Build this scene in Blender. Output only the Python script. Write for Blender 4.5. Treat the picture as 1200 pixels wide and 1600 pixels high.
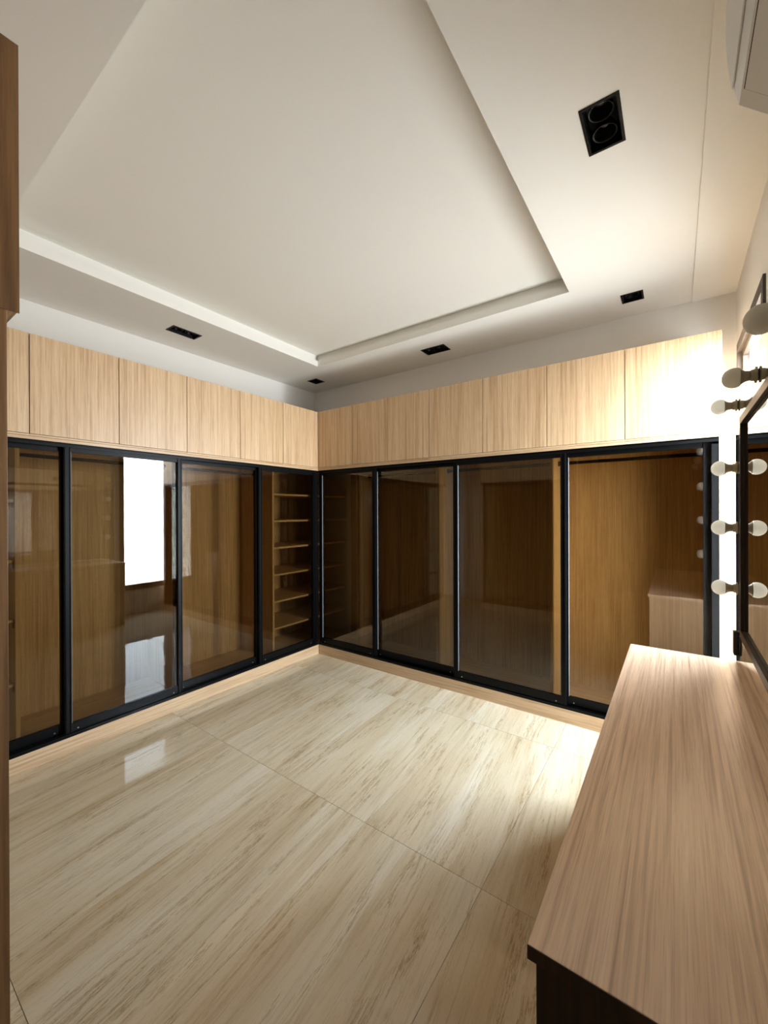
import bpy, bmesh, math, random
from mathutils import Vector, Matrix
random.seed(7)
for o in list(bpy.data.objects): bpy.data.objects.remove(o, do_unlink=True)
SC = bpy.context.scene
COL = SC.collection

# ------------------------------------------------------------------ camera, world, exposure
FPX = 633.2                                   # focal length in pixels of a 1200x1600 frame
cam_d = bpy.data.cameras.new('camera')
cam_d.sensor_fit = 'VERTICAL'; cam_d.sensor_height = 36.0; cam_d.sensor_width = 27.0
cam_d.lens = FPX / 1600 * 36.0
cam_d.clip_start = 0.02
cam = bpy.data.objects.new('camera', cam_d); COL.objects.link(cam)
cam.location = (3.128, -3.125, 1.528)
cam.rotation_mode = 'QUATERNION'
_yaw, _pit, _rol = math.radians(35.81), math.radians(-0.08), math.radians(-0.2)
cam.rotation_quaternion = (Matrix.Rotation(_yaw, 3, 'Z') @ Matrix.Rotation(math.pi/2 + _pit, 3, 'X') @ Matrix.Rotation(-_rol*-1, 3, 'Z')).to_quaternion()
SC.camera = cam
W = bpy.data.worlds.new('world'); SC.world = W; W.use_nodes = True
# hazy daylight: unseen sky and ground bands, brightness shaped to even out ceiling and floor
_n = W.node_tree.nodes; _l = W.node_tree.links
_tc = _n.new('ShaderNodeTexCoord'); _sp = _n.new('ShaderNodeSeparateXYZ'); _rp = _n.new('ShaderNodeValToRGB'); _mr = _n.new('ShaderNodeMapRange')
_l.new(_tc.outputs['Generated'], _sp.inputs[0]); _l.new(_sp.outputs[2], _mr.inputs[0]); _mr.inputs[1].default_value = -1; _mr.inputs[2].default_value = 1
_l.new(_mr.outputs[0], _rp.inputs[0]); _l.new(_rp.outputs[0], _n['Background'].inputs[0])
_e = _rp.color_ramp.elements
_e[0].position, _e[0].color = .06, (.08, .083, .085, 1)
_e[1].position, _e[1].color = .85, (.40, .50, .64, 1)
for _p, _c in ((.19, (.27, .285, .30, 1)), (.32, (.46, .485, .51, 1)), (.49, (.72, .76, .81, 1)), (.55, (.80, .89, 1.02, 1))):
    _k = _e.new(_p); _k.color = _c
_n['Background'].inputs[1].default_value = SKY = 35.0
_po = bpy.data.lights.new('window_portal', 'AREA'); _po.shape = 'RECTANGLE'; _po.size = .96; _po.size_y = 2.2; _po.cycles.is_portal = True
_pp = bpy.data.objects.new('window_portal', _po); COL.objects.link(_pp)
_pp.location = (3.535, -.08, 1.49); _pp.rotation_euler = (math.pi/2, 0, math.pi/2)
SC.view_settings.view_transform = 'Standard'
SC.view_settings.look = 'None'
SC.view_settings.gamma = 1.0
SC.view_settings.use_curve_mapping = False
SC.view_settings.exposure = 1.12

# ------------------------------------------------------------------ materials
def srgb(r, g, b):
    f = lambda c: (c/255/12.92) if c/255 <= .04045 else ((c/255+.055)/1.055)**2.4
    return (f(r), f(g), f(b), 1)

def new_mat(name):
    m = bpy.data.materials.new(name); m.use_nodes = True
    nt = m.node_tree; p = nt.nodes['Principled BSDF']
    return m, nt, p, nt.nodes, nt.links

def plain(name, col, rough=.5, metal=0.0, spec=.5, bump=0.0, scale=200):
    m, nt, p, N, L = new_mat(name)
    p.inputs['Base Color'].default_value = col
    p.inputs['Roughness'].default_value = rough
    p.inputs['Metallic'].default_value = metal
    p.inputs['Specular IOR Level'].default_value = spec
    tc = N.new('ShaderNodeTexCoord'); no = N.new('ShaderNodeTexNoise')
    no.inputs['Scale'].default_value = scale; no.inputs['Detail'].default_value = 3
    L.new(tc.outputs['Object'], no.inputs['Vector'])
    mr = N.new('ShaderNodeMapRange'); mr.inputs[3].default_value = rough*.9; mr.inputs[4].default_value = min(1, rough*1.12)
    L.new(no.outputs['Fac'], mr.inputs[0]); L.new(mr.outputs[0], p.inputs['Roughness'])
    if bump:
        b = N.new('ShaderNodeBump'); b.inputs['Strength'].default_value = bump; b.inputs['Distance'].default_value = .002
        L.new(no.outputs['Fac'], b.inputs['Height']); L.new(b.outputs[0], p.inputs['Normal'])
    return m

def wood(name, axis, light, mid, dark, rough=.42, density=1.0, fine_share=.66):
    """fine straight-grained oak veneer, grain running along the given axis"""
    m, nt, p, N, L = new_mat(name)
    tc = N.new('ShaderNodeTexCoord'); oi = N.new('ShaderNodeObjectInfo')
    off = N.new('ShaderNodeVectorMath'); off.operation = 'MULTIPLY_ADD'
    cmb = N.new('ShaderNodeCombineXYZ')
    for i in range(3): L.new(oi.outputs['Random'], cmb.inputs[i])
    off.inputs[1].default_value = (17.3, 11.7, 23.1)
    L.new(cmb.outputs[0], off.inputs[0]); L.new(tc.outputs['Object'], off.inputs[2])
    def stretched(across, along, detail, dist=0.0):
        mp = N.new('ShaderNodeMapping'); s = [across]*3; s['xyz'.index(axis)] = along
        mp.inputs['Scale'].default_value = s
        L.new(off.outputs[0], mp.inputs['Vector'])
        n = N.new('ShaderNodeTexNoise'); n.inputs['Scale'].default_value = 1; n.inputs['Detail'].default_value = detail
        n.inputs['Distortion'].default_value = dist
        L.new(mp.outputs[0], n.inputs['Vector']); return n
    broad = stretched(9*density, .55, 3, .35)
    fine = stretched(95*density, 1.6, 3, .2)
    pores = stretched(330*density, 9, 2)
    r1 = N.new('ShaderNodeValToRGB'); e = r1.color_ramp.elements
    e[0].position, e[0].color = .32, dark; e[1].position, e[1].color = .68, light
    k = r1.color_ramp.elements.new(.5); k.color = mid
    mix1 = N.new('ShaderNodeMix'); mix1.data_type = 'FLOAT'; mix1.inputs[0].default_value = fine_share
    L.new(broad.outputs['Fac'], mix1.inputs[2]); L.new(fine.outputs['Fac'], mix1.inputs[3])
    L.new(mix1.outputs[0], r1.inputs[0])
    r2 = N.new('ShaderNodeValToRGB'); e = r2.color_ramp.elements
    e[0].position, e[0].color = .34, (.72, .68, .64, 1); e[1].position, e[1].color = .5, (1, 1, 1, 1)
    L.new(pores.outputs['Fac'], r2.inputs[0])
    mul = N.new('ShaderNodeMix'); mul.data_type = 'RGBA'; mul.blend_type = 'MULTIPLY'; mul.inputs[0].default_value = .55
    L.new(r1.outputs[0], mul.inputs[6]); L.new(r2.outputs[0], mul.inputs[7])
    L.new(mul.outputs[2], p.inputs['Base Color'])
    p.inputs['Roughness'].default_value = rough
    b = N.new('ShaderNodeBump'); b.inputs['Strength'].default_value = .12; b.inputs['Distance'].default_value = .001
    L.new(pores.outputs['Fac'], b.inputs['Height']); L.new(b.outputs[0], p.inputs['Normal'])
    return m

OAK = [srgb(219, 189, 152), srgb(205, 171, 132), srgb(177, 141, 103)]
M = {}
M['oak_z'] = wood('oak_upright_grain', 'z', *OAK)
M['oak_x'] = wood('oak_lengthwise_grain_x', 'x', *OAK)
M['oak_y'] = wood('oak_lengthwise_grain_y', 'y', *OAK)
M['oak_top'] = wood('oak_table_top', 'y', srgb(246, 215, 182), srgb(234, 198, 163), srgb(190, 150, 116), .28, 1.5, .80)
M['oak_top'].node_tree.nodes['Principled BSDF'].inputs['Specular IOR Level'].default_value = .8
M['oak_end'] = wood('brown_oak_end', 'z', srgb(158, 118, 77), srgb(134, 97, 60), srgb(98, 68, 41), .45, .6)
M['oak_shaded'] = wood('oak_painted_shade', 'z', srgb(84, 62, 46), srgb(66, 47, 34), srgb(46, 32, 23), .5, .6)  # oak darkened to paint in the shade on the table's near end
M['paint'] = plain('ceiling_paint', srgb(241, 237, 229), .75, bump=.04, scale=160)
M['wallpaint'] = plain('wall_paint', srgb(236, 232, 226), .72, bump=.05, scale=140)
M['black'] = plain('black_aluminium', srgb(7, 7, 7), .40, 0, .14)
M['blackmatt'] = plain('black_plastic', srgb(9, 9, 10), .5, 0, .3)
M['gasket'] = plain('grey_rubber_gasket', srgb(120, 122, 124), .6)
M['bronze'] = plain('dark_bronze_aluminium', srgb(52, 42, 34), .38, .4)
M['winframe'] = plain('grey_bronze_window_frame', srgb(84, 76, 68), .45, .3)
M['white_plastic'] = plain('white_plastic', srgb(232, 230, 226), .38)
M['socket'] = plain('cream_plastic', srgb(205, 196, 178), .45)
M['housing'] = plain('beige_bulb_housing', srgb(158, 144, 118), .45)
M['bulb'] = plain('frosted_bulb', srgb(242, 238, 228), .3)
_nt = M['bulb'].node_tree; _tl = _nt.nodes.new('ShaderNodeBsdfTranslucent'); _tl.inputs[0].default_value = srgb(246, 242, 232)
_mx = _nt.nodes.new('ShaderNodeMixShader'); _mx.inputs[0].default_value = .5
_nt.links.new(_nt.nodes['Principled BSDF'].outputs[0], _mx.inputs[1]); _nt.links.new(_tl.outputs[0], _mx.inputs[2])
_nt.links.new(_mx.outputs[0], _nt.nodes['Material Output'].inputs[0])
M['grout'] = plain('tile_grout', srgb(188, 173, 148), .8)
M['steel'] = plain('brushed_steel', srgb(150, 146, 140), .3, .9)
M['doorwood'] = wood('dark_oak_door', 'z', srgb(140, 108, 80), srgb(120, 90, 64), srgb(96, 70, 48))

m, nt, p, N, L = new_mat('mirror_glass'); M['mirror'] = m
p.inputs['Base Color'].default_value = (.86, .87, .86, 1); p.inputs['Metallic'].default_value = 1; p.inputs['Roughness'].default_value = .008

def tinted_glass(name, tint, ior=1.5):
    m = bpy.data.materials.new(name); m.use_nodes = True
    nt = m.node_tree; N = nt.nodes; L = nt.links
    N.remove(N['Principled BSDF'])
    tr = N.new('ShaderNodeBsdfTransparent'); tr.inputs[0].default_value = tint
    gl = N.new('ShaderNodeBsdfGlossy'); gl.inputs['Roughness'].default_value = .004; gl.inputs[0].default_value = (1, 1, 1, 1)
    fr = N.new('ShaderNodeFresnel'); ge = N.new('ShaderNodeNewGeometry')
    io = N.new('ShaderNodeMapRange'); io.inputs[3].default_value = ior; io.inputs[4].default_value = 1/ior
    L.new(ge.outputs['Backfacing'], io.inputs[0]); L.new(io.outputs[0], fr.inputs['IOR'])
    mx = N.new('ShaderNodeMixShader')
    L.new(fr.outputs[0], mx.inputs[0]); L.new(tr.outputs[0], mx.inputs[1]); L.new(gl.outputs[0], mx.inputs[2])
    L.new(mx.outputs[0], N['Material Output'].inputs[0])
    return m
M['glass'] = tinted_glass('bronze_tinted_glass', (.69, .64, .53, 1))

M['pane'] = tinted_glass('clear_window_glass', (.97, .985, .98, 1))

def stone():
    """polished beige travertine-look porcelain, veins running along y"""
    m, nt, p, N, L = new_mat('beige_veined_tile')
    tc = N.new('ShaderNodeTexCoord'); oi = N.new('ShaderNodeObjectInfo')
    cmb = N.new('ShaderNodeCombineXYZ')
    for i in range(3): L.new(oi.outputs['Random'], cmb.inputs[i])
    off = N.new('ShaderNodeVectorMath'); off.operation = 'MULTIPLY_ADD'; off.inputs[1].default_value = (31, 47, 13)
    L.new(cmb.outputs[0], off.inputs[0]); L.new(tc.outputs['Object'], off.inputs[2])
    rot = N.new('ShaderNodeMapping'); rot.inputs['Rotation'].default_value = (0, 0, math.radians(-5))
    L.new(off.outputs[0], rot.inputs['Vector'])
    def noise(sx, sy, detail, dist, rough=.55):
        mp = N.new('ShaderNodeMapping'); mp.inputs['Scale'].default_value = (sx, sy, 1)
        L.new(rot.outputs[0], mp.inputs['Vector'])
        n = N.new('ShaderNodeTexNoise'); n.inputs['Scale'].default_value = 1; n.inputs['Detail'].default_value = detail
        n.inputs['Distortion'].default_value = dist; n.inputs['Roughness'].default_value = rough
        L.new(mp.outputs[0], n.inputs['Vector']); return n
    def ramp(src, stops):
        r = N.new('ShaderNodeValToRGB'); e = r.color_ramp.elements
        e[0].position, e[0].color = stops[0]; e[1].position, e[1].color = stops[-1]
        for s in stops[1:-1]:
            k = e.new(s[0]); k.color = s[1]
        L.new(src, r.inputs[0]); return r
    def mult(a, b, f):
        x = N.new('ShaderNodeMix'); x.data_type = 'RGBA'; x.blend_type = 'MULTIPLY'; x.inputs[0].default_value = f
        L.new(a, x.inputs[6]); L.new(b, x.inputs[7]); return x.outputs[2]
    base = ramp(noise(5, .7, 5, .4).outputs['Fac'], [(.3, srgb(203, 178, 141)), (.5, srgb(215, 195, 162)), (.7, srgb(225, 209, 182))])
    band = ramp(noise(17, .8, 5, .5, .6).outputs['Fac'], [(.36, (.83, .78, .71, 1)), (.5, (1, 1, 1, 1))])
    streak = ramp(noise(85, 2.6, 5, .4, .65).outputs['Fac'], [(.30, (.72, .66, .58, 1)), (.46, (1, 1, 1, 1))])
    vein = ramp(noise(15, .85, 9, .3, .74).outputs['Fac'], [(.474, (1, 1, 1, 1)), (.490, (.78, .72, .63, 1)), (.498, (.42, .34, .26, 1)), (.503, (.76, .69, .60, 1)), (.516, (1, 1, 1, 1))])
    mask = ramp(noise(9, 2.0, 3, .2).outputs['Fac'], [(.42, (0, 0, 0, 1)), (.58, (1, 1, 1, 1))])
    speck = ramp(noise(170, 40, 3, 0).outputs['Fac'], [(.30, (.82, .77, .70, 1)), (.45, (1, 1, 1, 1))])
    c = mult(base.outputs[0], band.outputs[0], .75)
    c = mult(c, streak.outputs[0], .65)
    x = N.new('ShaderNodeMix'); x.data_type = 'RGBA'; x.blend_type = 'MULTIPLY'
    L.new(mask.outputs[0], x.inputs[0]); L.new(c, x.inputs[6]); L.new(vein.outputs[0], x.inputs[7])
    c = mult(x.outputs[2], speck.outputs[0], .4)
    L.new(c, p.inputs['Base Color'])
    p.inputs['Roughness'].default_value = .045
    p.inputs['Specular IOR Level'].default_value = .5
    return m
M['tile'] = stone()

# ------------------------------------------------------------------ builders
def link(o, parent=None):
    COL.objects.link(o)
    if parent is not None: o.parent = parent
    return o

def tag(o, label, cat, group=None, kind=None):
    if label: o['label'] = label
    if cat: o['category'] = cat
    if group: o['group'] = group
    if kind: o['kind'] = kind
    return o

def empty(name, loc=(0, 0, 0), rz=0.0):
    o = bpy.data.objects.new(name, None); o.empty_display_size = .1
    o.location = loc; o.rotation_euler = (0, 0, rz)
    return link(o)

def mesh_obj(name, verts, faces, mat, parent=None, loc=(0, 0, 0), smooth=False):
    me = bpy.data.meshes.new(name); me.from_pydata([tuple(v) for v in verts], [], faces); me.update()
    bm = bmesh.new(); bm.from_mesh(me); bmesh.ops.recalc_face_normals(bm, faces=bm.faces); bm.to_mesh(me); bm.free()
    if smooth:
        for f in me.polygons: f.use_smooth = True
    me.materials.append(mat)
    o = bpy.data.objects.new(name, me); o.location = loc
    return link(o, parent)

def box(name, a, b, mat, parent=None, bevel=0.0, structure=False):
    """box from corner a to corner b, origin at its centre"""
    c = [(a[i]+b[i])/2 for i in range(3)]; s = [abs(b[i]-a[i])/2 for i in range(3)]
    bm = bmesh.new(); bmesh.ops.create_cube(bm, size=2)
    for v in bm.verts: v.co = Vector((v.co.x*s[0], v.co.y*s[1], v.co.z*s[2]))
    if bevel: bmesh.ops.bevel(bm, geom=list(bm.edges), offset=min(bevel, min(s)*.9), segments=2, profile=.6, affect='EDGES')
    me = bpy.data.meshes.new(name); bm.to_mesh(me); bm.free(); me.materials.append(mat)
    o = bpy.data.objects.new(name, me); o.location = c; link(o, parent)
    if structure: o['kind'] = 'structure'
    return o

def boxes(name, items, mat, parent=None, bevel=0.0):
    """several boxes that make one rigid part"""
    lo = [min(min(a[i], b[i]) for a, b in items) for i in range(3)]; hi = [max(max(a[i], b[i]) for a, b in items) for i in range(3)]
    c = Vector([(lo[i]+hi[i])/2 for i in range(3)])
    bm = bmesh.new()
    for a, b in items:
        r = bmesh.ops.create_cube(bm, size=1)
        for v in r['verts']:
            v.co = Vector([(a[i]+b[i])/2 + v.co[i]*abs(b[i]-a[i]) for i in range(3)]) - c
    if bevel: bmesh.ops.bevel(bm, geom=list(bm.edges), offset=bevel, segments=2, profile=.6, affect='EDGES')
    me = bpy.data.meshes.new(name); bm.to_mesh(me); bm.free(); me.materials.append(mat)
    o = bpy.data.objects.new(name, me); o.location = c
    return link(o, parent)

def lathe(name, prof, axis, mat, parent=None, loc=(0, 0, 0), n=28, caps=True):
    """prof: (distance along axis, radius)"""
    ax = Vector(axis).normalized(); u = ax.orthogonal().normalized(); v = ax.cross(u)
    vs, fs = [], []
    for d, r in prof:
        for k in range(n):
            t = 2*math.pi*k/n; vs.append(ax*d + (u*math.cos(t)+v*math.sin(t))*max(r, 1e-5))
    for i in range(len(prof)-1):
        for k in range(n):
            fs.append((i*n+k, i*n+(k+1) % n, (i+1)*n+(k+1) % n, (i+1)*n+k))
    if caps: fs.append(tuple(range(n))); fs.append(tuple((len(prof)-1)*n+k for k in range(n)))
    o = mesh_obj(name, vs, fs, mat, parent, loc)
    for f in o.data.polygons: f.use_smooth = len(f.vertices) == 4
    return o

def cyl(name, a, b, r, mat, parent=None, n=16):
    a = Vector(a); b = Vector(b)
    return lathe(name, [(0, r), ((b-a).length, r)], b-a, mat, parent, a, n)

def plate(rect, holes, z):
    """flat faces covering rect minus rectangular holes (x0,x1,y0,y1)"""
    xs = sorted({rect[0], rect[1], *[h[i] for h in holes for i in (0, 1)]})
    ys = sorted({rect[2], rect[3], *[h[i] for h in holes for i in (2, 3)]})
    vs, fs = [], []
    idx = {}
    for i, x in enumerate(xs):
        for j, y in enumerate(ys):
            idx[i, j] = len(vs); vs.append((x, y, z))
    for i in range(len(xs)-1):
        for j in range(len(ys)-1):
            cx, cy = (xs[i]+xs[i+1])/2, (ys[j]+ys[j+1])/2
            if any(h[0] < cx < h[1] and h[2] < cy < h[3] for h in holes): continue
            fs.append((idx[i, j], idx[i+1, j], idx[i+1, j+1], idx[i, j+1]))
    return vs, fs

# ------------------------------------------------------------------ the room
XL, XR, YB, YF, ZC = -.62, 3.465, .56, -3.47, 3.04
ZS, ZP, ZT = 1.988, .098, 2.60
fl = box('floor', (XL, YF, -.10), (XR, YB, -.0035), M['grout'], structure=True)
gx = [-.515+.6*i for i in range(8)]; gy = [-3.97+1.2*i for i in range(5)]
for i in range(len(gx)-1):
    for j in range(len(gy)-1):
        x0, x1 = max(gx[i], XL), min(gx[i+1], XR); y0, y1 = max(gy[j], YF), min(gy[j+1], YB)
        if x1-x0 < .02 or y1-y0 < .02: continue
        t = box('tile', (x0+.0009, y0+.0009, -.012), (x1-.0009, y1-.0009, 0), M['tile'], None, .0007)
        t.parent = fl; t.location = t.location - fl.location

# downlights: (centre x, centre y, size x, size y, lamps, label)
DL = [(2.897, -1.325, .135, .240, 2, 'large twin black downlight in the ceiling strip right of the tray'),
      (2.878, .234, .135, .140, 1, 'single square black downlight above the brightest corner of the oak cabinets'),
      (1.303, .239, .240, .150, 2, 'twin black downlight in the ceiling above the back row of oak cabinets'),
      (-.258, .230, .145, .140, 1, 'small square black downlight at the inner corner of the ceiling'),
      (-.230, -1.337, .130, .245, 2, 'twin black downlight in the ceiling above the left row of oak cabinets')]
TR = (.10, 2.53, -2.56, -.10)                  # tray opening
TR2 = (TR[0]-.035, TR[1]+.035, TR[2]-.035, TR[3]+.035)
XS = 3.222                                     # edge of the slightly lower strip by the right wall
holes = [TR] + [(c[0]-c[2]/2+.004, c[0]+c[2]/2-.004, c[1]-c[3]/2+.004, c[1]+c[3]/2-.004) for c in DL]
vs, fs = plate((XL, XS, YF, YB), holes, ZC)
def add(v, f):
    k = len(vs); vs.extend(v); fs.extend([tuple(i+k for i in q) for q in f])
def band(r, z0, z1):
    c = [(r[0], r[2]), (r[1], r[2]), (r[1], r[3]), (r[0], r[3])]
    add([(x, y, z0) for x, y in c]+[(x, y, z1) for x, y in c], [(i, (i+1) % 4, 4+(i+1) % 4, 4+i) for i in range(4)])
band(TR, ZC, ZC+.058)
add(*plate(TR2, [TR], ZC+.058))
band(TR2, ZC+.058, ZC+.125)
add(*plate(TR2, [], ZC+.125))
add([(XS, YF, ZC), (XS, YB, ZC), (XS, YB, ZC-.008), (XS, YF, ZC-.008)], [(0, 1, 2, 3)])
add(*plate((XS, XR, YF, YB), [], ZC-.008))
o = mesh_obj('ceiling', vs, fs, M['paint']); o['kind'] = 'structure'
o = box('ceiling_slab', (XL-.15, YF-.15, ZC+.2), (XR+.15, YB+.15, ZC+.3), M['paint'], structure=True); o.name = 'ceiling_slab'

ZW = ZC+.2
o = box('wall_left', (XL-.15, YF-.15, -.1), (XL, YB+.15, ZW), M['wallpaint'], structure=True)
o = box('wall_back', (XL, YB, -.1), (XR, YB+.15, ZW), M['wallpaint'], structure=True)
o = box('wall_front', (XL, YF-.15, -.1), (1.90, YF, ZW), M['wallpaint'], structure=True)
YH = -5.6                                      # end of the unlit hallway the photographer stands at
o = box('wall_hall', (1.75, YH, -.1), (1.90, YF-.15, ZW), M['doorwood'], structure=True)  # hall walls unseen; dark wood finish added to cut light bounced onto table end
o = box('wall_end', (1.75, YH-.15, -.1), (XR+.18, YH, ZW), M['doorwood'], structure=True)
o = box('floor_hall', (1.90, YH, -.10), (XR, YF-.001, 0), M['tile'], structure=True)
o = box('ceiling_hall', (1.90, YH, 2.60), (XR, YF-.15, 2.66), M['paint'], structure=True)
o = box('wall_lintel', (1.90, YF-.15, 2.40), (XR, YF, ZW), M['wallpaint'], structure=True)
WY0, WY1, WZ0, WZ1 = -.56, .40, .38, 2.60     # window opening
wr = boxes('wall_right', [((XR, YH, -.1), (XR+.18, WY0, ZW)), ((XR, WY1, -.1), (XR+.18, YB+.15, ZW)),
                          ((XR, WY0, -.1), (XR+.18, WY1, WZ0)), ((XR, WY0, WZ1), (XR+.18, WY1, ZW))], M['wallpaint'])
wr['kind'] = 'structure'
wn = empty('window_1', (XR, (WY0+WY1)/2, WZ0)); wn['kind'] = 'structure'
def wbox(name, a, b, mat, bevel=.002):
    o = box(name, a, b, mat, wn, bevel); o.location = o.location - Vector(wn.location); return o
for nm, a, b in [('frame_rail', (XR-.012, WY0-.02, WZ0-.02), (XR+.05, WY1+.02, WZ0+.03)), ('frame_rail', (XR-.012, WY0-.02, WZ1-.045), (XR+.05, WY1+.02, WZ1+.02)),
                 ('frame_stile', (XR-.012, WY0-.02, WZ0+.03), (XR+.05, WY0+.03, WZ1-.045)), ('frame_stile', (XR-.012, WY1-.03, WZ0+.03), (XR+.05, WY1+.02, WZ1-.045))]:
    wbox(nm, a, b, M['winframe'])
for nm, a, b in [('sash_rail', (XR+.012, WY0+.03, WZ0+.03), (XR+.04, WY1-.03, WZ0+.06)), ('sash_rail', (XR+.012, WY0+.03, WZ1-.075), (XR+.04, WY1-.03, WZ1-.045)),
                 ('sash_stile', (XR+.012, WY0+.03, WZ0+.06), (XR+.04, WY0+.055, WZ1-.075)), ('sash_stile', (XR+.012, WY1-.055, WZ0+.06), (XR+.04, WY1-.03, WZ1-.075))]:
    wbox(nm, a, b, M['winframe'])
wbox('pane', (XR+.024, WY0+.05, WZ0+.055), (XR+.030, WY1-.05, WZ1-.07), M['pane'], 0)

# door at the far end of the hallway behind the photographer
dr = empty('door_1', (2.68, YH, 0)); dr['kind'] = 'structure'
for nm, a, b, mt in [('door_leaf', (-.40, .002, .005), (.40, .03, 2.08), 'doorwood'), ('door_jamb', (-.46, .002, 0), (-.405, .045, 2.14), 'doorwood'),
                     ('door_jamb', (.405, .002, 0), (.46, .045, 2.14), 'doorwood'), ('door_head', (-.405, .002, 2.085), (.405, .045, 2.14), 'doorwood')]:
    box(nm, a, b, M[mt], dr, .003)
h = boxes('door_handle', [((-.36, .03, .98), (-.32, .04, 1.12)), ((-.345, .04, 1.045), (-.335, .075, 1.055)), ((-.345, .065, 1.04), (-.23, .08, 1.06))], M['steel'], dr)

# ------------------------------------------------------------------ wardrobes
def sliding_door(w, x0, x1, track, z0=.125, z1=1.945, sw=.036, names=None):
    """aluminium framed sliding door; local front is -y"""
    y0 = .006 if track == 0 else .042; y1 = y0+.030
    items = [((x0, y0, z0), (x0+sw, y1, z1)), ((x1-sw, y0, z0), (x1, y1, z1)),
             ((x0+sw, y0+.003, z0), (x1-sw, y1-.003, z0+.055)), ((x0+sw, y0+.003, z1-.030), (x1-sw, y1-.003, z1))]
    # raised grip lips along both stiles
    items += [((x0+.004, y0-.005, z0), (x0+.009, y0, z1)), ((x0+sw-.007, y0-.005, z0), (x0+sw-.001, y0, z1)),
              ((x1-.009, y0-.005, z0), (x1-.004, y0, z1)), ((x1-sw+.001, y0-.005, z0), (x1-sw+.007, y0, z1))]
    d = boxes('sliding_door', items, M['black'], w)
    c = Vector(d.location)
    g = box('glass_pane', (x0+sw-.004, y0+.0125, z0+.05), (x1-sw+.004, y0+.0175, z1-.026), M['glass'], d)
    g.location = Vector(g.location) - c
    q = box('gasket', (x0+sw+.0001, y0+.0035, z0+.056), (x0+sw+.0035, y0+.0122, z1-.031), M['gasket'], d)
    q.location = Vector(q.location) - c
    for xx in (x0+.07, x1-.07):
        s = lathe('rail_screw', [(0, .005), (.002, .0042)], (0, -1, 0), M['steel'], d, (0, 0, 0), 10)
        s.location = Vector((xx, y0+.0035, z0+.014)) - c
    return d

def rod(w, xa, xb, y=.28, z=1.90):
    r = cyl('hanging_rail', (xa, y, z), (xb, y, z), .0125, M['blackmatt'], w)
    for x, s in ((xa, 1), (xb, -1)):
        b = lathe('rail_bracket', [(0, .021), (.006, .021), (.008, .016), (.022, .016)], (s, 0, 0), M['blackmatt'], r, (0, 0, 0), 16)
        b.location = Vector((x, y, z)) - Vector(r.location)

def carcass(w, Lw, depth, parts, ends=(True, True), zt=ZS, x_start=0.0):
    box('plinth', (x_start, .0, 0), (Lw, .018, ZP), M['oak_x'], w, .001)
    box('base_panel', (x_start, .005, ZP-.022), (Lw, depth, ZP-.004), M['oak_x'], w)
    box('back_panel', (x_start, depth-.012, ZP-.003), (Lw, depth, zt-.02), M['oak_z'], w)
    box('top_panel', (x_start, .003, zt-.0195), (Lw, depth, zt-.001), M['oak_x'], w)
    for x in parts: box('partition', (x-.009, .082, ZP-.003), (x+.009, depth-.013, zt-.021), M['oak_z'], w, .0008)
    boxes('bottom_track', [((x_start, .002, ZP-.003), (Lw, .080, ZP+.006)), ((x_start, .002, ZP+.006), (Lw, .005, ZP+.022)),
                           ((x_start, .037, ZP+.006), (Lw, .040, ZP+.020)), ((x_start, .077, ZP+.006), (Lw, .080, ZP+.026))], M['black'], w)
    boxes('top_track', [((x_start, .001, zt-.047), (Lw, .006, zt-.020)), ((x_start, .001, zt-.029), (Lw, .080, zt-.020)),
                        ((x_start, .037, zt-.043), (Lw, .040, zt-.029)), ((x_start, .076, zt-.060), (Lw, .080, zt-.029))], M['black'], w)

# back wardrobe: local x = world x
BW = empty('glass_door_wardrobe', (0, 0, 0))
tag(BW, 'oak wardrobe with black framed tinted glass sliding doors along the back wall', 'wardrobe')
DB = YB-.01
carcass(BW, 3.335, DB, [.47, 1.395, 2.365], x_start=.002)
box('end_panel', (3.335, .0, 0), (3.353, DB, ZS-.001), M['oak_z'], BW, .001)
box('end_stile', (3.300, .004, ZP+.03), (3.334, .079, ZS-.061), M['black'], BW, .001)
sliding_door(BW, .012, .765, 0); sliding_door(BW, .722, 1.612, 1); sliding_door(BW, 1.596, 2.482, 0); sliding_door(BW, 2.455, 3.298, 1)
rod(BW, .479, 1.386); rod(BW, 1.404, 2.356); rod(BW, 2.374, 3.335)

# left wardrobe: local x runs towards the back wall, interior behind the front plane
LY0 = -2.86
LW = empty('glass_door_wardrobe', (0, LY0, 0), math.pi/2)
tag(LW, 'oak wardrobe with black framed tinted glass sliding doors along the left wall', 'wardrobe')
Y = lambda y: y-LY0
DLw = -XL-.01
LT = Y(YB)-.01
# plinth and tracks stop at the corner; carcass continues into it
box('plinth', (0, .0, 0), (Y(0)-.001, .018, ZP), M['oak_x'], LW, .001)
box('base_panel', (0, .005, ZP-.022), (Y(0)-.001, DLw, ZP-.004), M['oak_x'], LW)
box('base_panel', (Y(0), .005, ZP-.022), (LT, DLw, ZP-.004), M['oak_x'], LW)
box('back_panel', (0, DLw-.012, ZP-.003), (LT, DLw, ZS-.02), M['oak_z'], LW)
box('top_panel', (0, .003, ZS-.0195), (LT, DLw, ZS-.001), M['oak_x'], LW)
for y in (-2.44, -1.465, -.535):
    box('partition', (Y(y)-.011, .082, ZP-.003), (Y(y)+.011, DLw-.013, ZS-.021), M['oak_z'], LW, .0008)
boxes('bottom_track', [((0, .002, ZP-.003), (Y(0)-.002, .080, ZP+.006)), ((0, .002, ZP+.006), (Y(0)-.002, .005, ZP+.022)),
                       ((0, .037, ZP+.006), (Y(0)-.002, .040, ZP+.020)), ((0, .077, ZP+.006), (Y(0)-.002, .080, ZP+.026))], M['black'], LW)
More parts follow.
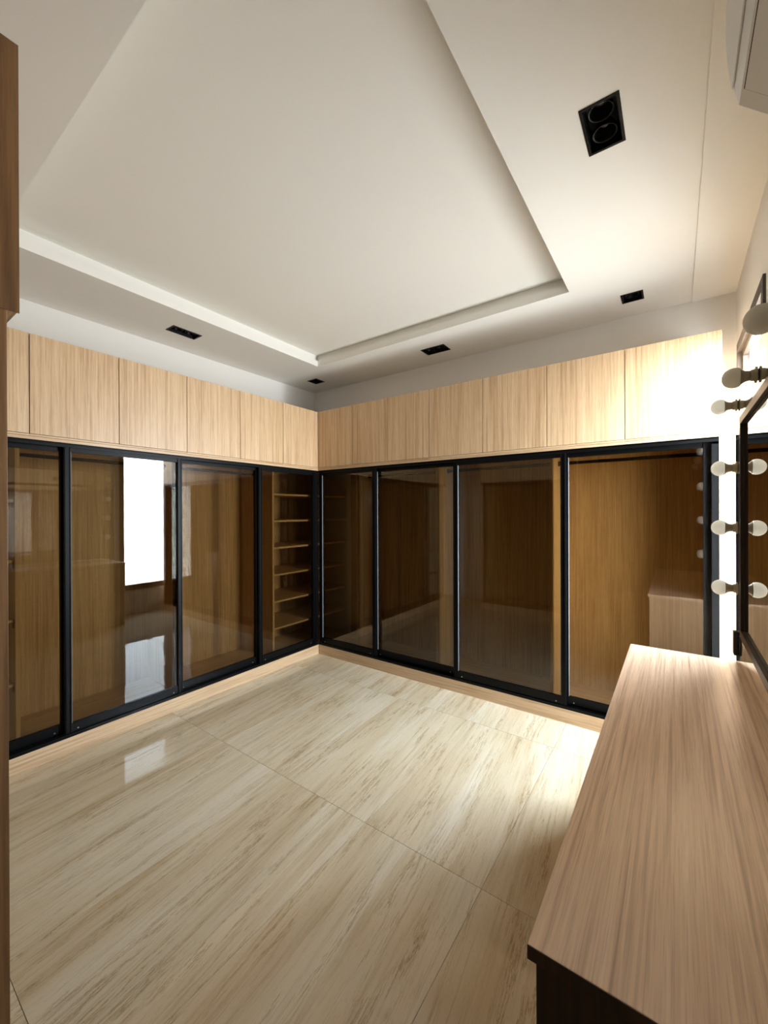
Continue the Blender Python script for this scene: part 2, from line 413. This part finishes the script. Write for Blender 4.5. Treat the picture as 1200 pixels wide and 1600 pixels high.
boxes('top_track', [((0, .001, ZS-.047), (Y(0)-.002, .006, ZS-.020)), ((0, .001, ZS-.029), (Y(0)-.002, .080, ZS-.020)),
                    ((0, .037, ZS-.043), (Y(0)-.002, .040, ZS-.029)), ((0, .076, ZS-.060), (Y(0)-.002, .080, ZS-.029))], M['black'], LW)
box('corner_post', (Y(0)-.034, .004, ZP+.03), (Y(0)-.002, .079, ZS-.061), M['black'], LW, .001)
sliding_door(LW, .004, Y(-2.205), 1); sliding_door(LW, Y(-2.232), Y(-1.478), 0)
sliding_door(LW, Y(-1.522), Y(-.735), 1); sliding_door(LW, Y(-.762), Y(-.036), 0)
for z in (1.70, 1.435, 1.168, .90, .635, .37):
    box('shelf', (Y(-.535)+.012, .085, z-.009), (LT-.002, DLw-.013, z+.009), M['oak_x'], LW, .0008)
for z in (1.60, 1.235, .877, .49):
    s = box('shelf', (.004, .10, z-.009), (Y(-2.44)-.012, DLw-.013, z+.009), M['oak_x'], LW, .0008)
    b = boxes('shelf_bracket', [((Y(-2.44)-.05, .11, z-.014), (Y(-2.44)-.012, .13, z-.0095)), ((Y(-2.44)-.016, .11, z-.045), (Y(-2.44)-.012, .13, z-.014))], M['steel'], s)
    b.location = Vector(b.location)-Vector(s.location)
rod(LW, Y(-2.44)+.012, Y(-1.465)-.012); rod(LW, Y(-1.465)+.012, Y(-.535)-.012)

# near wardrobe, beside the photographer; only its end is in the picture
NX, NY = 1.90, -2.86
NW = empty('glass_door_wardrobe', (NX, NY-.02, 0), math.pi)
tag(NW, 'oak wardrobe end panel at the left edge of the photo, under the overhanging cabinet', 'wardrobe')
DN = NY-.02-YF-.01
carcass(NW, NX-.64, DN, [.63], x_start=.019)
box('end_panel', (0, -.001, 0), (.018, DN, ZS-.001), M['oak_end'], NW, .001)
sliding_door(NW, .022, .64, 0); sliding_door(NW, .61, 1.24, 1)

# loft cabinets above the wardrobes
def loft(root_loc, rz, x0, x1, depth, label, group, z0=ZS+.001, z1=ZT, y0=0.0, end=None):
    r = empty('loft_cabinet', root_loc, rz)
    # shift the empty to the foot of its own cabinet
    off = Matrix.Rotation(rz, 3, 'Z') @ Vector((x0, 0, z0)); r.location = Vector(root_loc)+off
    w = x1-x0; h = z1-z0
    t = .016
    boxes('body', [((.0005, y0+.026, 0), (t, depth, h)), ((w-t, y0+.026, 0), (w-.0005, depth, h)), ((t, y0+.026, h-t), (w-t, depth, h)),
                   ((t, depth-.01, .016), (w-t, depth, h-t)), ((.0005, y0+.001, 0), (w-.0005, y0+.026, .010)), ((t, y0+.026, 0), (w-t, depth, .016))], M['oak_x'], r)
    box('door', (.0024, y0, .0130), (w-.0024, y0+.0185, h), M['oak_z'], r, .0008)
    tag(r, label, 'cabinet', group)
    return r
G1 = 'oak loft cabinets above the left wardrobe'; G2 = 'oak loft cabinets above the back wardrobe'
names = ['leftmost narrow-looking oak loft cabinet, cut off by the wardrobe end at the photo edge', 'widest-looking oak loft cabinet of the left row, second from the left edge',
         'oak loft cabinet of the left row above the door reflecting the window', 'oak loft cabinet of the left row, third from the inner corner',
         'oak loft cabinet of the left row, second from the inner corner', 'oak loft cabinet of the left row next to the inner corner']
ys = [-2.858, -2.40, -1.92, -1.44, -.96, -.478, -.001]
for i in range(6): loft((0, 0, 0), math.pi/2, ys[i], ys[i+1], DLw, names[i], G1)
xs = [.002, .481, .917, 1.365, 1.858, 2.355, 2.851, 3.352]
nm2 = ['shadowed oak loft cabinet of the back row, in the inner corner', 'oak loft cabinet of the back row, second from the inner corner', 'oak loft cabinet of the back row, third from the inner corner',
       'oak loft cabinet in the middle of the back row', 'oak loft cabinet of the back row, third from the window', 'pale oak loft cabinet of the back row, second from the window',
       'brightest oak loft cabinet of the back row, washed out beside the window']
for i in range(7): loft((0, 0, 0), 0, xs[i], xs[i+1], DB, nm2[i], G2)
r = loft((NX, NY, 0), math.pi, 0, .63, DN+.02, 'brown oak loft cabinet end hanging at the upper left edge of the photo', None)
box('end_panel', (-.003, -.002, -.002), (-.0001, DN+.02, ZT-ZS+.001), M['oak_end'], r)
loft((NX, NY, 0), math.pi, .632, 1.26, DN+.02, 'oak loft cabinet beside the overhanging end cabinet, above the near wardrobe', None)

# ------------------------------------------------------------------ dressing table
VX0, VX1, VY0, VY1, VZ = 2.936, 3.347, -2.476, -.70, .845
V = empty('dressing_table', ((VX0+XR)/2, (VY0+VY1)/2, 0))
tag(V, 'long oak dressing table under the bulb-lit mirror on the right', 'table')
def vb(name, a, b, mat, bevel=.001, parent=None):
    o = box(name, a, b, mat, V, bevel); o.location = Vector(o.location)-Vector(V.location); return o
vb('table_top', (VX0, VY0, VZ-.022), (XR-.001, VY1, VZ), M['oak_top'], .0015)
vb('side_panel', (VX0+.012, VY0+.004, 0), (XR-.002, VY0+.022, VZ-.0225), M['oak_shaded'])  # shade of the near face is put into this panel's colour
vb('edge_shade_strip', (VX0, VY0-.0015, VZ-.022), (XR-.001, VY0-.0001, VZ-.0002), M['oak_shaded'], 0)  # thin dark strip standing in for shade on the top's near edge
vb('side_panel', (VX0+.012, VY1-.022, 0), (XR-.002, VY1-.004, VZ-.0225), M['oak_z'])
vb('side_panel', (VX0+.032, -1.49, 0), (XR-.002, -1.472, VZ-.0225), M['oak_z'])
vb('back_panel', (XR-.016, VY0+.023, .08), (XR-.002, -1.491, VZ-.0225), M['oak_z'])
vb('back_panel', (XR-.016, -1.471, .08), (XR-.002, VY1-.023, VZ-.0225), M['oak_z'])
for y0, y1 in ((VY0+.024, -1.483), (-1.479, VY1-.024)):
    for z0, z1 in ((.08, .315), (.319, .545), (.549, .814)):
        d = vb('drawer', (VX0+.012, y0, z0), (VX0+.030, y1, z1), M['oak_y'])
vb('plinth', (VX0+.05, VY0+.023, 0), (VX0+.066, -1.491, .078), M['oak_y'])
vb('plinth', (VX0+.05, -1.471, 0), (VX0+.066, VY1-.023, .078), M['oak_y'])

# ------------------------------------------------------------------ mirror
MX = 3.347; MY0, MY1, MZ0, MZ1 = -2.46, -.696, VZ+.002, 2.08
VM = empty('vanity_mirror', (XR-.05, (MY0+MY1)/2, MZ0))
tag(VM, 'large frameless mirror with an inner dark frame line behind the dressing table', 'mirror')
def rrect(y0, y1, z0, z1, rad, n=8):
    pts = []
    for cy, cz, a0, rr in ((y1-rad, z1-rad, 0, rad), (y0+rad, z1-rad, 90, rad), (y0, z0, 180, 0), (y1, z0, 270, 0)):
        if rr == 0: pts.append((cy, cz)); continue
        for k in range(n+1):
            a = math.radians(a0+90*k/n); pts.append((cy+rr*math.cos(a), cz+rr*math.sin(a)))
    return pts
def slab(name, pts, x0, x1, mat):
    n = len(pts); c = VM.location
    v = [(x0-c.x, y-c.y, z-c.z) for y, z in pts]+[(x1-c.x, y-c.y, z-c.z) for y, z in pts]
    f = [tuple(range(n)), tuple(range(n, 2*n))]+[(i, (i+1) % n, n+(i+1) % n, n+i) for i in range(n)]
    return mesh_obj(name, v, f, mat, VM)
slab('backing_board', rrect(MY0+.01, MY1-.012, MZ0, MZ1-.01, .035), MX+.006, XR-.001, M['oak_z'])
slab('mirror_glass', rrect(MY0, MY1, MZ0, MZ1, .04), MX, MX+.0055, M['mirror'])
FY0, FY1, FZ0, FZ1 = -2.34, -.95, 1.014, 1.903
def mb(name, a, b, mat, bevel=.001):
    o = box(name, a, b, mat, VM, bevel); o.location = Vector(o.location)-Vector(VM.location); return o
for nm, a, b in [('frame_stile', (MX-.012, FY1-.03, FZ0), (MX-.0003, FY1, FZ1)), ('frame_stile', (MX-.012, FY0, FZ0), (MX-.0003, FY0+.03, FZ1)),
                 ('frame_rail', (MX-.012, FY0+.03, FZ1-.03), (MX-.0003, FY1-.03, FZ1)), ('frame_rail', (MX-.012, FY0+.03, FZ0), (MX-.0003, FY1-.03, FZ0+.03))]:
    mb(nm, a, b, M['bronze'])
mb('mirror_clip', (MX-.014, -.765, .885), (MX-.0003, -.725, .99), M['blackmatt'], .003)

def bulb(y, z, label):
    r = empty('light_bulb', (MX, y, z))
    ax = (-1, 0, 0)
    s = lathe('socket', [(.0003, .0195), (.003, .0205), (.0032, .0265), (.0075, .0265), (.008, .0195), (.0165, .0185), (.019, .0165)], ax, M['housing'], r)
    lathe('housing', [(.0191, .0155), (.026, .0165), (.034, .0185), (.041, .0235), (.0455, .0285)], ax, M['housing'], r)
    pr = [(.0457, .0292)]
    R = .0335; c = .0605
    a0 = math.asin(.0292/R)
    for k in range(1, 15):
        a = math.pi-a0-(math.pi-a0)*k/14
        pr.append((c+R*math.cos(a)*(1 if a > math.pi/2 else .98), R*math.sin(a)))
    lathe('globe', pr, ax, M['bulb'], r)
    tag(r, label, 'light bulb', 'unlit bulbs around the mirror')
bulb(-.78, 1.988, 'unlit bulb at the top corner of the mirror, just above the dark frame corner')
bulb(-.78, 1.714, 'unlit bulb on the far edge of the mirror, third from the bottom')
bulb(-.785, 1.451, 'unlit bulb on the far edge of the mirror, second from the bottom')
bulb(-.79, 1.186, 'lowest unlit bulb on the far edge of the mirror, nearest the table')
bulb(-1.323, 1.974, 'shaded unlit bulb on the top edge of the mirror, below the biggest bulb')
bulb(-1.866, 1.965, 'biggest-looking unlit bulb, nearest, cut by the right edge of the photo')

# ------------------------------------------------------------------ air conditioner
AY0, AY1 = -2.76, -1.835
prof = [(3.4635, 2.285), (3.252, 2.50), (3.243, 2.545), (3.235, 2.61), (3.231, 2.68), (3.233, 2.75), (3.243, 2.80), (3.265, 2.83), (3.4635, 2.838)]
AC = empty('air_conditioner', (XR-.1, (AY0+AY1)/2, 2.285))
tag(AC, 'white split air conditioner high on the right wall at the top corner of the photo', 'air conditioner')
def extrude(name, pr, y0, y1, mat, smooth=False):
    c = AC.location; n = len(pr)
    v = [(x-c.x, y0-c.y, z-c.z) for x, z in pr]+[(x-c.x, y1-c.y, z-c.z) for x, z in pr]
    f = [tuple(range(n)), tuple(range(n, 2*n))]+[(i, (i+1) % n, n+(i+1) % n, n+i) for i in range(n)]
    return mesh_obj(name, v, f, mat, AC)
extrude('body', prof, AY0, AY1, M['white_plastic'])
# front panel, proud of the body, with its lower lip
fp = [(x-.004, z) for x, z in prof[2:8]]
extrude('front_panel', fp+[(x+.003, z) for x, z in reversed(fp)], AY0+.004, AY1-.0, M['white_plastic'])
def on_bottom(t, d):                           # point on the sloping underside, t from front to wall, d proud
    a, b = Vector((3.252, 2.50)), Vector((3.4635, 2.285)); n = Vector((-(b-a).y, (b-a).x)).normalized()*-1
    q = a.lerp(b, t)+n*d; return (q.x, q.y)
extrude('louver', [on_bottom(.035, .004), on_bottom(.60, .004), on_bottom(.60, .0002), on_bottom(.035, .0002)], AY0+.07, AY1-.055, M['white_plastic'])
extrude('louver_gap', [on_bottom(.02, .0012), on_bottom(.62, .0012), on_bottom(.62, .0001), on_bottom(.02, .0001)], AY0+.065, AY1-.05, M['bronze'])
c = AC.location
for nm, y, z0, z1 in [('display_slot', -2.06, 2.59, 2.592)]:
    box(nm, (3.2335-c.x, -2.30-c.y, 2.588-c.z), (3.2385-c.x, -2.02-c.y, 2.5915-c.z), M['bronze'], AC)

# ------------------------------------------------------------------ downlights
for cx, cy, sx, sy, n, label in DL:
    d = empty('downlight', (cx, cy, ZC)); tag(d, label, 'downlight', 'black recessed downlights')
    x, y = sx/2, sy/2
    fw = .011
    boxes('trim_frame', [((-x, -y, -.003), (x, -y+fw, .001)), ((-x, y-fw, -.003), (x, y, .001)), ((-x, -y+fw, -.003), (-x+fw, y-fw, .001)), ((x-fw, -y+fw, -.003), (x, y-fw, .001))], M['black'], d)
    a, b = x-.006, y-.006
    boxes('housing', [((-a, -b, .0012), (-a+.004, b, .075)), ((a-.004, -b, .0012), (a, b, .075)), ((-a+.004, -b, .0012), (a-.004, -b+.004, .075)),
                      ((-a+.004, b-.004, .0012), (a-.004, b, .075)), ((-a, -b, .075), (a, b, .079))], M['blackmatt'], d)
    long_y = sy > sx
    for k in range(n):
        q = 0 if n == 1 else (-.054 if k == 0 else .054)
        lx, ly = (0, q) if long_y else (q, 0)
        rad = .044
        cup = lathe('lamp_cup', [(.0, rad), (.0, rad-.004), (.006, rad-.006), (.030, rad-.016), (.034, rad-.020), (.040, rad-.020), (.040, rad-.012), (.012, rad-.001)], (0, 0, 1), M['black'], d, (lx, ly, .012), caps=False)
        lens = lathe('lens', [(0, .015), (.003, .013), (.0045, .006)], (0, 0, -1), M['steel'], cup, (0, 0, .037))
